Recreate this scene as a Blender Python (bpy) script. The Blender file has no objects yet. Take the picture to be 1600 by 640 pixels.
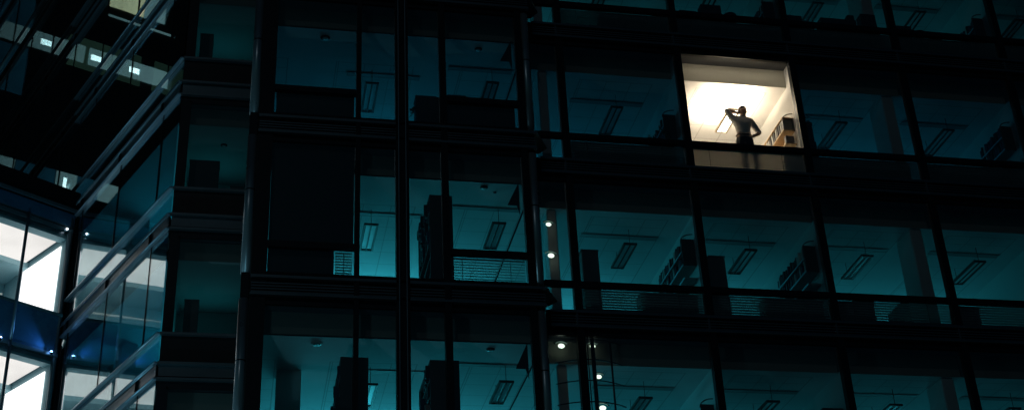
import bpy, bmesh, math, random
from mathutils import Vector, Matrix
random.seed(7)
sc = bpy.context.scene
col = sc.collection
R = math.radians
ZO = 10.7            # height of the lowest visible sill line above the pavement
W = 2.8696           # facade bay
H = 3.7              # storey

# ------------------------------------------------------------------ materials
def nodes(name):
    m = bpy.data.materials.new(name); m.use_nodes = True
    nt = m.node_tree
    return m, nt, nt.nodes['Principled BSDF'], nt.nodes['Material Output']

def mat(name, c, rough=.5, metal=0., var=.12, scale=6., bump=0., spec=.5, trans=0., rv=.06):
    m, nt, b, out = nodes(name)
    n = nt.nodes.new('ShaderNodeTexNoise'); n.inputs['Scale'].default_value = scale; n.inputs['Detail'].default_value = 4
    tc = nt.nodes.new('ShaderNodeTexCoord'); nt.links.new(tc.outputs['Object'], n.inputs['Vector'])
    mr = nt.nodes.new('ShaderNodeMapRange'); mr.inputs['To Min'].default_value = 1 - var; mr.inputs['To Max'].default_value = 1 + var
    nt.links.new(n.outputs['Fac'], mr.inputs['Value'])
    mx = nt.nodes.new('ShaderNodeVectorMath'); mx.operation = 'SCALE'; mx.inputs[0].default_value = c[:3]
    nt.links.new(mr.outputs['Result'], mx.inputs['Scale']); nt.links.new(mx.outputs['Vector'], b.inputs['Base Color'])
    mr2 = nt.nodes.new('ShaderNodeMapRange'); mr2.inputs['To Min'].default_value = max(.03, rough - rv); mr2.inputs['To Max'].default_value = min(1, rough + rv)
    nt.links.new(n.outputs['Fac'], mr2.inputs['Value']); nt.links.new(mr2.outputs['Result'], b.inputs['Roughness'])
    b.inputs['Metallic'].default_value = metal
    b.inputs['Specular IOR Level'].default_value = spec
    if bump:
        bp = nt.nodes.new('ShaderNodeBump'); bp.inputs['Strength'].default_value = bump; bp.inputs['Distance'].default_value = .02
        nt.links.new(n.outputs['Fac'], bp.inputs['Height']); nt.links.new(bp.outputs['Normal'], b.inputs['Normal'])
    if trans:
        t = nt.nodes.new('ShaderNodeBsdfTranslucent'); t.inputs['Color'].default_value = (*c[:3], 1)
        ms = nt.nodes.new('ShaderNodeMixShader'); ms.inputs[0].default_value = trans
        nt.links.new(b.outputs[0], ms.inputs[1]); nt.links.new(t.outputs[0], ms.inputs[2]); nt.links.new(ms.outputs[0], out.inputs[0])
    return m

def emit(name, c, s, var=.1, scale=1.5):
    m, nt, b, out = nodes(name)
    nt.nodes.remove(b)
    e = nt.nodes.new('ShaderNodeEmission'); e.inputs['Color'].default_value = (*c, 1)
    n = nt.nodes.new('ShaderNodeTexNoise'); n.inputs['Scale'].default_value = scale
    tc = nt.nodes.new('ShaderNodeTexCoord'); nt.links.new(tc.outputs['Object'], n.inputs['Vector'])
    mr = nt.nodes.new('ShaderNodeMapRange'); mr.inputs['To Min'].default_value = s * (1 - var); mr.inputs['To Max'].default_value = s * (1 + var)
    nt.links.new(n.outputs['Fac'], mr.inputs['Value']); nt.links.new(mr.outputs['Result'], e.inputs['Strength'])
    nt.links.new(e.outputs[0], out.inputs[0])
    return m

def glass(name, tint=(.955, .965, .965), ior=1.5, gain=1.75):
    """thin architectural pane: clear with a Fresnel mirror of both its faces"""
    m, nt, b, out = nodes(name)
    nt.nodes.remove(b)
    t = nt.nodes.new('ShaderNodeBsdfTransparent'); t.inputs['Color'].default_value = (*tint, 1)
    g = nt.nodes.new('ShaderNodeBsdfGlossy'); g.inputs['Roughness'].default_value = .006
    g.inputs['Color'].default_value = (.85, .97, 1, 1)
    wv = nt.nodes.new('ShaderNodeTexNoise'); wv.inputs['Scale'].default_value = .9; wv.inputs['Detail'].default_value = 1
    tc = nt.nodes.new('ShaderNodeTexCoord'); nt.links.new(tc.outputs['Object'], wv.inputs['Vector'])
    bp = nt.nodes.new('ShaderNodeBump'); bp.inputs['Strength'].default_value = .35; bp.inputs['Distance'].default_value = .006
    nt.links.new(wv.outputs['Fac'], bp.inputs['Height']); nt.links.new(bp.outputs['Normal'], g.inputs['Normal'])
    geo = nt.nodes.new('ShaderNodeNewGeometry')
    dot = nt.nodes.new('ShaderNodeVectorMath'); dot.operation = 'DOT_PRODUCT'
    nt.links.new(geo.outputs['Normal'], dot.inputs[0]); nt.links.new(geo.outputs['Incoming'], dot.inputs[1])
    ab = nt.nodes.new('ShaderNodeMath'); ab.operation = 'ABSOLUTE'; nt.links.new(dot.outputs['Value'], ab.inputs[0])
    om = nt.nodes.new('ShaderNodeMath'); om.operation = 'SUBTRACT'; om.inputs[0].default_value = 1; nt.links.new(ab.outputs[0], om.inputs[1])
    pw = nt.nodes.new('ShaderNodeMath'); pw.operation = 'POWER'; pw.inputs[1].default_value = 5; nt.links.new(om.outputs[0], pw.inputs[0])
    r0 = ((ior - 1) / (ior + 1)) ** 2
    ma = nt.nodes.new('ShaderNodeMath'); ma.operation = 'MULTIPLY_ADD'; ma.inputs[1].default_value = (1 - r0) * gain; ma.inputs[2].default_value = r0 * gain
    nt.links.new(pw.outputs[0], ma.inputs[0])
    cl = nt.nodes.new('ShaderNodeClamp'); nt.links.new(ma.outputs[0], cl.inputs[0])
    ms = nt.nodes.new('ShaderNodeMixShader')
    nt.links.new(cl.outputs[0], ms.inputs[0]); nt.links.new(t.outputs[0], ms.inputs[1]); nt.links.new(g.outputs[0], ms.inputs[2])
    nt.links.new(ms.outputs[0], out.inputs[0])
    return m

def ceiling_mat(name, xo=0.):
    """white mineral tiles in a metal grid, laid out per bay"""
    m, nt, b, out = nodes(name)
    geo = nt.nodes.new('ShaderNodeNewGeometry'); sx = nt.nodes.new('ShaderNodeSeparateXYZ')
    nt.links.new(geo.outputs['Position'], sx.inputs[0])
    def mth(op, a, bb=None, cc=None):
        n = nt.nodes.new('ShaderNodeMath'); n.operation = op
        for i, v in enumerate((a, bb, cc)):
            if v is None: continue
            if isinstance(v, (int, float)): n.inputs[i].default_value = v
            else: nt.links.new(v, n.inputs[i])
        return n.outputs[0]
    def line(v, off, per, wd):
        q = mth('FLOORED_MODULO', mth('SUBTRACT', v, off - per / 2), per)
        return mth('LESS_THAN', mth('ABSOLUTE', mth('SUBTRACT', q, per / 2)), wd)
    xb = mth('FLOORED_MODULO', mth('SUBTRACT', sx.outputs[0], xo), W)
    lx = line(xb, 1.22, .6, .009); ly = line(sx.outputs[1], 2.28, .6, .009)
    inx = mth('MULTIPLY', mth('GREATER_THAN', xb, .55), mth('LESS_THAN', xb, 2.36))
    iny = mth('GREATER_THAN', sx.outputs[1], .69)
    ed = mth('MAXIMUM', mth('LESS_THAN', mth('ABSOLUTE', mth('SUBTRACT', xb, .57)), .012),
             mth('MAXIMUM', mth('LESS_THAN', mth('ABSOLUTE', mth('SUBTRACT', xb, 2.34)), .012),
                 mth('MULTIPLY', mth('LESS_THAN', mth('ABSOLUTE', mth('SUBTRACT', sx.outputs[1], .70)), .012), inx)))
    l = mth('MULTIPLY', mth('MAXIMUM', mth('MULTIPLY', mth('MAXIMUM', lx, ly), inx), ed), iny)
    n = nt.nodes.new('ShaderNodeTexNoise'); n.inputs['Scale'].default_value = 1.3; n.inputs['Detail'].default_value = 5
    nt.links.new(geo.outputs['Position'], n.inputs['Vector'])
    v = mth('MULTIPLY_ADD', n.outputs['Fac'], .14, .66)
    v2 = mth('MULTIPLY', v, mth('MULTIPLY_ADD', l, -.38, 1))
    cb = nt.nodes.new('ShaderNodeCombineColor')
    for i in range(3): nt.links.new(v2, cb.inputs[i])
    nt.links.new(cb.outputs[0], b.inputs['Base Color']); b.inputs['Roughness'].default_value = .85
    return m

M = {
 'frame': mat('dark_anodised_metal', (.014, .018, .024), .4, .4, .2, 9),
 'spandrel': mat('black_spandrel_panel', (.006, .007, .009), .45, .0, .2, 3),
 'rim': mat('brushed_aluminium_rim', (.46, .60, .70), .36, .7, .05, 1.5, rv=.03),
 'darkrim': mat('weathered_ledge_metal', (.17, .21, .23), .36, .85, .2, 1.5, rv=.05),
 'steel': mat('stainless_column', (.50, .57, .60), .30, .6, .12, 1.6, rv=.08),
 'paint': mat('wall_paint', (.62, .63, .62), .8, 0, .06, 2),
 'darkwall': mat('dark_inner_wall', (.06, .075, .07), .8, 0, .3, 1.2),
 'bulk': mat('roller_blind_fabric', (.42, .43, .36), .9, 0, .08, 30, trans=.30),
 'floor': mat('carpet_floor', (.07, .075, .08), .95, 0, .2, 30),
 'ceil': ceiling_mat('ceiling_tiles'),
 'plain': mat('painted_soffit', (.62, .63, .62), .85, 0, .05, 2),
 'diff': mat('linear_air_diffuser', (.30, .31, .31), .6, 0, .1, 20),
 'lampframe': mat('lamp_frame_bronze', (.055, .06, .05), .4, .3, .1, 12),
 'lamptube': mat('lamp_louvre_white', (.86, .9, .9), .30, .5, .12, 9),
 'lampon': emit('lit_lamp_tube', (1, .92, .74), 9, .05),
 'wire': mat('steel_wire', (.05, .05, .05), .5, .5),
 'glass': glass('window_glass'),
 'wingglass': glass('wing_glass', (.72, .90, .93), 1.52, 1.75),
 'wood': mat('beech_shelf', (.50, .34, .18), .55, 0, .2, 5),
 'shelf': mat('pale_grey_shelf', (.30, .31, .29), .6, 0, .12, 5),
 'grey': mat('grey_cabinet_steel', (.13, .14, .13), .5, 0, .15, 4),
 'darkwood': mat('dark_veneer_cupboard', (.05, .045, .04), .6, 0, .25, 5),
 'bblack': mat('black_binder', (.02, .021, .025), .45, 0, .2, 8),
 'bblue': mat('navy_binder', (.03, .045, .09), .5, 0, .2, 8),
 'bwhite': mat('pale_binder', (.6, .6, .56), .6, 0, .1, 8),
 'slat': mat('blind_slat', (.60, .59, .54), .55, 0, .08, 15, trans=.05),
 'cord': mat('blind_cord', (.2, .2, .18), .8),
 'leaf': mat('pot_plant_leaf', (.05, .09, .035), .55, 0, .35, 12, trans=.15),
 'stem': mat('plant_stem', (.07, .06, .03), .8, 0, .2, 12),
 'pot': mat('dark_plant_pot', (.04, .04, .045), .6, 0, .2, 9),
 'card': mat('cardboard', (.24, .17, .1), .85, 0, .15, 6),
 'skin': mat('skin', (.42, .25, .17), .55, 0, .08, 18),
 'hair': mat('cropped_dark_hair', (.02, .016, .013), .7, 0, .3, 60),
 'shirt': mat('pale_shirt_cotton', (.86, .80, .76), .85, 0, .10, 16, bump=.5),
 'trouser': mat('dark_trousers', (.014, .014, .018), .85, 0, .2, 14),
 'shoe': mat('black_leather', (.012, .011, .01), .35, 0, .2, 10),
 'ground': mat('courtyard_paving', (.10, .10, .10), .75, 0, .3, 1.2, bump=.3),
 'lumin': emit('luminous_ceiling', (1, .955, .92), 1.12, .3, .6),
 'luminwall': emit('backlit_wall_glass', (1, .985, .97), 1.8, .35, .7),
 'bluepanel': mat('blue_spandrel_glass', (.05, .17, .32), .28, .1, .2, 2),
 'bluelamp': emit('blue_led', (.25, .5, 1), 12, 0),
 'whiteled': emit('white_led', (.8, .9, 1), 6, 0),
 'linktrim': mat('grey_blue_trim', (.14, .22, .26), .35, .5, .15, 5),
 'linkwall': mat('link_inner_wall', (.26, .46, .52), .7, 0, .15, 2),
 'strip': emit('reflection_glow_pale', (.66, .86, .86), .34, .35, .9),  # strip colours carry the glow of reflections in the wing glass
 'stripblue': emit('reflection_glow_blue', (.08, .42, .66), .10, .5, .7),
 'stripdim': emit('dim_mirrored_window', (.20, .42, .30), .05, .4, .8),
 'stripwarm': emit('reflection_glow_warm', (1, .78, .46), 1.0, .25, 1.2),
 'striplamp': emit('reflection_glow_lamp', (.98, 1, .97), 4, 0),
 'speaker': mat('round_fitting_dark', (.03, .03, .03), .5, .2),
 'fitting': mat('round_fitting_pale', (.55, .6, .58), .4, 0),
 'globe': emit('lamp_and_reflection_glow', (.80, 1, .82), 1.9, .2, 12),
 'halo': mat('reflected_halo_metal', (.32, .42, .40), .25, .9),
}

# ------------------------------------------------------------------ mesh builder
class MB:
    def __init__(s): s.bm = bmesh.new()
    def hexa(s, p):            # 8 points: bottom ring 0-3, top ring 4-7
        v = [s.bm.verts.new(q) for q in p]
        for f in ((3, 2, 1, 0), (4, 5, 6, 7), (0, 1, 5, 4), (1, 2, 6, 5), (2, 3, 7, 6), (3, 0, 4, 7)):
            s.bm.faces.new([v[i] for i in f])
        return s
    def box(s, x0, x1, y0, y1, z0, z1, T=None):
        p = [(x0, y0, z0), (x1, y0, z0), (x1, y1, z0), (x0, y1, z0), (x0, y0, z1), (x1, y0, z1), (x1, y1, z1), (x0, y1, z1)]
        return s.hexa([T(*q) for q in p] if T else p)
    def prism(s, pts, d):      # polygon swept along vector d
        d = Vector(d); a = [s.bm.verts.new(p) for p in pts]; b = [s.bm.verts.new(Vector(p) + d) for p in pts]
        n = len(pts)
        s.bm.faces.new(a[::-1]); s.bm.faces.new(b)
        for i in range(n): s.bm.faces.new((a[i], a[(i + 1) % n], b[(i + 1) % n], b[i]))
        return s
    def tube(s, pts, r, n=8, cap=True):
        pts = [Vector(p) for p in pts]; rs = r if isinstance(r, (list, tuple)) else [r] * len(pts)
        rings = []; up = None
        for i, p in enumerate(pts):
            d = (pts[min(i + 1, len(pts) - 1)] - pts[max(i - 1, 0)]).normalized()
            if up is None: up = Vector((0, 0, 1)) if abs(d.z) < .9 else Vector((1, 0, 0))
            a = d.cross(up).normalized(); b = a.cross(d).normalized(); up = b
            rings.append([s.bm.verts.new(p + rs[i] * (math.cos(t) * a + math.sin(t) * b)) for t in [2 * math.pi * k / n for k in range(n)]])
        for A, B in zip(rings, rings[1:]):
            for k in range(n): s.bm.faces.new((A[k], A[(k + 1) % n], B[(k + 1) % n], B[k]))
        if cap: s.bm.faces.new(rings[0][::-1]); s.bm.faces.new(rings[-1])
        return s
    def quad(s, p):
        s.bm.faces.new([s.bm.verts.new(q) for q in p]); return s
    def ball(s, c, r, sc_=(1, 1, 1), seg=14):
        mt = Matrix.Translation(c) @ Matrix.Diagonal((*[r * k for k in sc_], 1))
        bmesh.ops.create_uvsphere(s.bm, u_segments=seg, v_segments=max(6, seg // 2), radius=1, matrix=mt); return s
    def build(s, name, m, parent=None, smooth=False, bevel=0.):
        bmesh.ops.recalc_face_normals(s.bm, faces=s.bm.faces)
        if bevel: bmesh.ops.bevel(s.bm, geom=list(s.bm.edges), offset=bevel, segments=1, affect='EDGES', clamp_overlap=True)
        me = bpy.data.meshes.new(name); 
        if parent is not None:
            o3 = wloc(parent); 
            for v in s.bm.verts: v.co -= o3
        s.bm.to_mesh(me); s.bm.free()
        me.materials.append(M[m] if isinstance(m, str) else m)
        if smooth:
            for p in me.polygons: p.use_smooth = True
        o = bpy.data.objects.new(name, me); col.objects.link(o)
        if parent is not None: o.parent = parent
        return o

def parts(name, m, parent, *boxes, T=None):
    for bx_ in boxes: MB().box(*bx_, T).build(name, m, parent)
def wloc(o):
    v = Vector((0, 0, 0))
    while o is not None: v = v + o.location; o = o.parent
    return v
def tag(o, label=None, cat=None, group=None, kind=None):
    if label: o['label'] = label
    if cat: o['category'] = cat
    if group: o['group'] = group
    if kind: o['kind'] = kind
    return o
def thing(name, loc, label, cat, group=None):
    o = bpy.data.objects.new(name, None); o.empty_display_size = .2; col.objects.link(o); o.location = loc
    return tag(o, label, cat, group)
def empty_part(name, parent):
    o = bpy.data.objects.new(name, None); o.empty_display_size = .1; col.objects.link(o); o.parent = parent; return o
def copy_tree(o, parent=None):
    c = o.copy(); col.objects.link(c); c.parent = parent
    for ch in list(o.children): copy_tree(ch, c)
    return c

# ------------------------------------------------------------------ setting
g = MB().quad([(-400, -400, 0), (400, -400, 0), (400, 400, 0), (-400, 400, 0)]).build('ground', 'ground')
tag(g, kind='structure')

def area(name, loc, direction, sx, sy, energy, color, shape='RECTANGLE', spread=180):
    l = bpy.data.lights.new(name, 'AREA'); l.energy = energy; l.color = color; l.shape = shape; l.size = sx; l.size_y = sy
    l.spread = R(spread)
    o = bpy.data.objects.new(name, l); col.objects.link(o); o.location = loc
    o.rotation_euler = Vector(direction).to_track_quat('-Z', 'Y').to_euler(); return o

# ------------------------------------------------------------------ office building (right and middle facades)
office = thing('office_building', (4, 4, 0), 'dark office building with rows of large teal-lit windows and projecting metal ledges', 'building')
XR = 5 * W + 1.2                     # right end of what is built
rows = {0: 14.8, 1: 11.1, 2: 7.4, 3: 3.7, 4: 0.0, 5: -3.7}
zs = {k: v + ZO for k, v in rows.items()}
ZTOP = zs[0] + 3.6
MIDX = [(-6.55, -4.85), (-4.75, -4.02), (-3.75, -3.06), (-2.92, -1.34)]   # panes of the projecting bay
YM = -.93                            # glass plane of the projecting bay

def pane(mb, x0, x1, y, z0, z1): mb.box(x0, x1, y, y + .012, z0, z1)

lowbase = zs[5] - 1.07
# plinth storey under the visible rows
parts('plinth_wall', 'spandrel', office, (-6.85, XR, .25, .5, 0, lowbase - .2), (-6.85, -1.0, YM + .15, .245, 0, lowbase - .2))
parts('roof', 'spandrel', office, (-6.85, XR, .4, 12.5, ZTOP + .35, ZTOP + .6), (-6.9, -.9, YM - .1, .395, ZTOP + .35, ZTOP + .6))
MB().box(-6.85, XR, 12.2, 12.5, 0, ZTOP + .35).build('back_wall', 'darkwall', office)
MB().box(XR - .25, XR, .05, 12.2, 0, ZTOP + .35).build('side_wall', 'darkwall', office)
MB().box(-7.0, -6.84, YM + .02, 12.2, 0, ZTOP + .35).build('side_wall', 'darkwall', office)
parts('return_wall', 'frame', office, (-1.02, -1.0, YM + .1, .02, 0, ZTOP), (-1.0, -.78, .025, .12, 0, ZTOP))

for k, z in zs.items():
    # slab, carpet, ceilings
    parts('floor_slab', 'floor', office, (-6.83, XR - .26, .46, 12.19, z - 1.20, z - .66), (-6.83, -1.03, YM + .06, .455, z - 1.20, z - .66), (-1.0, XR - .26, .06, .455, z - 1.20, z - .66))
    parts('ceiling', 'ceil', office, (-.98, XR - .26, .44, 12.1, z + 2.0, z + 2.03), (-6.83, -1.03, -.5, 12.1, z + 2.0, z + 2.03))
    # spandrels between storeys (set just behind the ledges)
    parts('spandrel_panel', 'spandrel', office, (-.78, XR, .02, .055, z - 1.25, z - .68), (-6.83, -1.03, YM + .02, YM + .055, z - 1.25, z - .56))
    # ledges: upper rim, slatted band, lower rim
    for x0, x1, y, u0 in ((-.72, XR, 0, -.70), (-6.85, -1.0, YM, -.66)):
        L = MB().box(x0, x1, y - .10, y, z + u0 - .06, z + u0).build('ledge', 'darkrim', office)
        MB().box(x0, x1, y - .10, y, z - 1.09, z - 1.04).build('lower_rim', 'darkrim', L)
        sl = MB()
        for q in range(4): sl.box(x0 + .02, x1 - .01, y - .055, y - .02, z - .83 - q * .062, z - .805 - q * .062)
        sl.build('grille_slats', 'darkrim', L)
        if y == 0:
            for q in range(6): MB().box(q * W - .17, q * W - .13, -.085, .0, z - 1.038, z - .762).build('ledge_stay', 'darkrim', L)
    # corner plates where the projecting bay meets the long facade
    MB().prism([(-1.0, -1.0, z - .655), (-.62, -.36, z - .655), (-.74, -.115, z - .655), (-1.0, -.115, z - .655)], (0, 0, .035)).build('corner_bracket', 'steel', office)
    MB().prism([(-1.36, -.62, z + 1.98), (-1.62, -.62, z + 1.42), (-1.42, -.62, z + 1.42), (-1.36, -.62, z + 1.2)], (0, .03, 0)).build('corner_gusset', 'spandrel', office)

# mullions, long facade
for i in range(6):
    x = i * W
    mu = MB().box(x - .165, x, -.05, .10, lowbase - .4, ZTOP).build('mullion', 'frame', office)
# projecting bay mullions
for x0, x1, pr in ((-6.84, -6.55, .0), (-4.85, -4.75, .03), (-4.02, -3.75, .06), (-3.06, -2.92, .03), (-1.34, -1.20, .0)):
    MB().box(x0, x1, YM - .04 - pr, YM + .10, lowbase - .4, ZTOP).build('mullion', 'frame', office)
    if pr == .06:
        for xx in (-3.96, -3.81): MB().tube([(xx, YM - .12, lowbase), (xx, YM - .12, ZTOP)], .022, 8).build('mullion_rod', 'darkrim', office)

# stainless columns at both ends of the projecting bay, broken at every ledge
for k, z in zs.items():
    for x0, x1, yy, m_ in ((-7.05, -6.85, YM - .06, 'steel'), (-1.19, -1.01, YM - .02, 'steel')):
        MB().tube([((x0 + x1) / 2, yy + .1, z - .60), ((x0 + x1) / 2, yy + .1, z + 2.55)], .1, 20).build('steel_column', m_, office, True)
        MB().tube([((x0 + x1) / 2, yy + .1, z + 1.25), ((x0 + x1) / 2, yy + .1, z + 1.275)], .103, 20).build('column_ring', 'frame', office, True)
        MB().box(x0 + .02, x1 - .02, yy + .03, yy + .2, z - 1.15, z - .60).build('column_joint', 'frame', office)

# windows
def window(x0, x1, y, z, rail=True, lower=True, sill=0., bot=-.68, bulk=True, by=.43, name='window'):
    w = empty_part(name, office)
    parts('frame_head', 'frame', w, (x0, x1, y - .01, y + .06, z + 2.45, z + 2.53))
    parts('frame_sill', 'frame', w, (x0, x1, y - .01, y + .05, z + bot - .05, z + bot))
    p = MB(); pane(p, x0, x1, y + .02, z + (sill if rail else bot), z + 2.45); p.build('pane', 'glass', w)
    if rail:
        MB().box(x0, x1, y - .045, y + .07, z + sill - .13, z + sill).build('sill_rail', 'frame', w)
        p = MB(); pane(p, x0, x1, y + .02, z + bot, z + sill - .13); p.build('lower_pane', 'glass', w)
    if bulk:
        MB().box(x0 - .03, x1 + .12, y + by, y + by + .008, z + 2.0, z + 2.5).build('roller_blind', 'bulk', w)
    return w
for k, z in zs.items():
    for i in range(5):
        window(i * W, (i + 1) * W - .165, 0, z)
    window(-.78, -.165, 0, z)
    for j, (x0, x1) in enumerate(MIDX):
        r = j in (0, 3)
        window(x0, x1, YM, z, rail=r, sill=.13 if r else 0, bot=-.55)

# partitions: one at every second structural line; the lit room is closed off
def partition(x, y0, y1, k, th=.1):
    z = zs[k]
    MB().box(x - th / 2, x + th / 2, y0, y1, z - .655, z + 1.995).build('partition_wall', 'paint', office)
for k in (0, 1, 3, 4, 5):
    for i in (1, 2, 4):
        partition(i * W, .12, 4.6, k)
partition(2 * W - .06, .103, 5.19, 2); partition(1 * W - .08, .103, 5.19, 2); partition(4 * W, .12, 4.6, 2)
for xx in (W - .08, 2 * W - .06): MB().box(xx - .05, xx + .05, .103, .47, zs[2] + 1.997, zs[2] + 2.498).build('partition_wall', 'paint', office)
MB().box(W - .13, 2 * W - .01, 5.2, 5.3, zs[2] - .655, zs[2] + 1.995).build('partition_wall', 'paint', office)
for k in (1, 2, 3, 4):
    z = zs[k]
    MB().box(3 * W - .50, 3 * W - .20, .48, 1.2, z - .655, z + 1.995).build('column', 'paint', office, bevel=.02)
    MB().box(-.52, -.30, .48, .9, z - .655, z + 1.995).build('column', 'paint', office, bevel=.02)
    for i in range(5):
        if (k, i) == (2, 1): continue
        MB().box(i * W + .52, i * W + 2.33, 1.50, 1.66, z + 1.985, z + 2.002).build('air_diffuser', 'diff', office)
    MB().box(-4.9, -3.2, 1.05, 1.2, z + 1.985, z + 2.002).build('air_diffuser', 'diff', office)
    MB().box(-2.6, -1.1, .55, .68, z + 1.985, z + 2.002).build('air_diffuser', 'diff', office)
# inner column behind the wide left pane
for k in (1, 4):
    MB().box(-6.22, -5.72, 1.2, 1.7, zs[k] - .655, zs[k] + 1.995).build('column', 'paint', office)

# working light left on deep inside each floor
TEAL = (.04, .70, .90); BLUE = (.02, .60, .98)
for k, e in ((1, 29), (2, 27), (3, 38), (4, 38)):
    spots = [(-5.6, 1.6, -1), (-3.9, 1.5, -1), (-2.2, 1.6, -1)] + [(i * W + 1.35, 1.5, i) for i in range(5)]
    for x, wd, i in spots:
        q = e * .34 * random.uniform(.72, 1.2)
        q *= ((1.0, 1.35, 2.1, 3.0)[k - 1] if x < 0 else (.85 if i >= 3 else 1))
        if (k, i) == (2, 1): continue
        area('corridor_light', (x, 6.0, zs[k] + .8), (0, -1, .30), wd, .9, q, BLUE if k == 2 else TEAL)
# the lit room
area('uplight', (4.35, 1.15, zs[2] + 1.66), (0, .05, 1), .95, 1.25, 135, (1, .79, .55))
area('hidden_fill_light', (4.3, .056, zs[2] + 2.38), (0, .62, -.78), 2.5, .04, 6, (1, .80, .62))  # unseen light added at the window head to brighten blinds and man
area('room_light', (4.35, 3.6, zs[2] + 1.55), (0, -.1, -1), .5, 1.2, 190, (1, .78, .54))

# ------------------------------------------------------------------ locations in words
def where(k, i):
    return {1: ('top row window left of the man', 'window straight above the man', 'top row window right of the man', 'second top row window right of the man', 'top row window at the right edge'),
            2: ('window next left of the man', 'lit window', 'window next right of the man', 'second window right of the man', 'third window right of the man'),
            3: ('window below left of the man', 'window straight below the man', 'window below right of the man', 'third row window two right of the man', 'third row window at the right edge'),
            4: ('bottom row window left of the man', 'bottom row window beneath the man', 'bottom row window right of the man', 'bottom row window two right of the man', 'bottom row window at the right edge')}[k][i]

# ------------------------------------------------------------------ pendant lights
def make_pendant(lit=False, ln=1.22):
    root = thing('pendant_light', (0, 0, 0), 'x', 'lamp')
    f = MB(); z = -.42
    f.box(0, .31, 0, .035, z, z + .05).box(0, .31, ln - .035, ln, z, z + .05)
    f.box(0, .045, .035, ln - .035, z, z + .05).box(.265, .31, .035, ln - .035, z, z + .05).box(.14, .17, .035, ln - .035, z, z + .045)
    f.build('frame', 'lampframe', root)
    for a, b_ in ((.045, .14), (.17, .265)):
        MB().box(a, b_, .035, ln - .035, z + .018, z + .04).build('diffuser', 'lampon' if lit else 'lamptube', root)
    for yy in (.06, ln - .06):
        MB().tube([(.155, yy, z + .05), (.155, yy, -.003)], .007, 6).build('wire', 'wire', root)
    return root
GP = 'unlit pendant lights in the dark offices'
proto = make_pendant(); first = True
def pend(x, y, zc, label):
    global first
    o = proto if first else copy_tree(proto)
    first = False
    o.location = (x, y, zc); tag(o, label, 'lamp', GP)
for k in (1, 2, 3, 4):
    for i in range(5):
        if k == 2 and i == 1: continue
        pend(i * W + 1.40, 1.15, zs[k] + 2.0, 'unlit twin tube pendant light in the ' + where(k, i))
MIDW = {1: 'top row', 2: 'second row', 3: 'third row', 4: 'bottom row'}
for k, mr in ((2, 'upper'), (3, 'middle'), (4, 'lowest')):
    pend(-4.49, .86, zs[k] + 2.0, f'unlit pendant light in the narrow window of the projecting bay, {mr} of its column')
    pend(-1.74, .5, zs[k] + 2.0, f'unlit pendant light near the right end of the projecting bay, {mr} of its column')
lp = make_pendant(True, 1.05); lp.location = (4.27, .9, zs[2] + 2.0)
tag(lp, 'glowing pendant light hanging behind the standing man', 'lamp')
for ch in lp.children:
    if ch.name.startswith('frame'): ch.data.materials[0] = mat('lit_lamp_frame', (.62, .5, .36), .5)  # lit copy of the bronze frame: lamplight put into its colour

# ------------------------------------------------------------------ binders and shelves
def make_binder(name, m, th=.05, h=.30, d=.26):
    mb = MB(); mb.box(-d, 0, -th / 2, th / 2, 0, h)
    me_o = mb.build(name, m, None, bevel=.006); return me_o
_binder = {}
def binder(x, y, z, m, label, group, h=.30, tilt=0.):
    key = (m, round(h, 2))
    if key not in _binder:
        o = make_binder('ring_binder', m, h=h); _binder[key] = o
    else:
        o = _binder[key].copy(); col.objects.link(o)
    o.location = (x, y, z); o.rotation_euler = (tilt, 0, 0)
    tag(o, label, 'binder', group); return o

def wall_shelf(xw, y0, y1, z, heights, dep, label, m='darkwood', n=14, books=True, mix=('bblack', 'bblue', 'bblack', 'bwhite', 'bblack'), bl='', top=None, endp=True, bracket=True):
    root = thing('wall_shelf', (xw, y0, z + heights[-1]), label, 'shelf')
    for h in heights:
        MB().box(xw - dep, xw - .004, y0, y1, z + h - .03, z + h).build('shelf_board', 'shelf' if m == 'darkwood' else m, root)
        MB().box(xw - dep - .012, xw - dep, y0, y1, z + h - .032, z + h + .004).build('shelf_edge', 'rim' if m != 'wood' else 'wood', root)
    if endp:
        MB().box(xw - dep, xw - .004, y0 - .025, y0 - .002, z + heights[min(1, len(heights) - 1)] - .03, z + heights[0] + .30).build('end_panel', m, root)
    if top:
        MB().box(xw - dep, xw - .004, y0, y1, z + top, z + top + .025).build('top_board', m, root)
    if bracket:
        pts = [(xw - dep * (1 - math.cos(t)) - .02, y0 + .04, z + heights[0] + .30 + .16 * math.sin(t)) for t in [math.pi * .5 * q / 6 for q in range(7)]]
        MB().tube([(xw - .02 - dep * math.sin(t), y0 - .04, z + heights[0] + .22 + .2 * math.cos(t)) for t in [math.pi * .5 * q / 7 for q in range(8)]], .014, 6).build('curved_bracket', 'grey', root)
    if books:
        for h in heights[:2]:
            y = y0 + .06
            while y < y1 - .1:
                if random.random() < .86:
                    mm = random.choice(mix); hh = random.choice((.24, .27, .30, .31))
                    binder(xw - .012, y, z + h + .004, mm, bl, 'binders: ' + label[:40], hh, random.choice((0, 0, 0, .08)))
                y += random.choice((.054, .056, .062, .07, .1))
    return root

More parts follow.
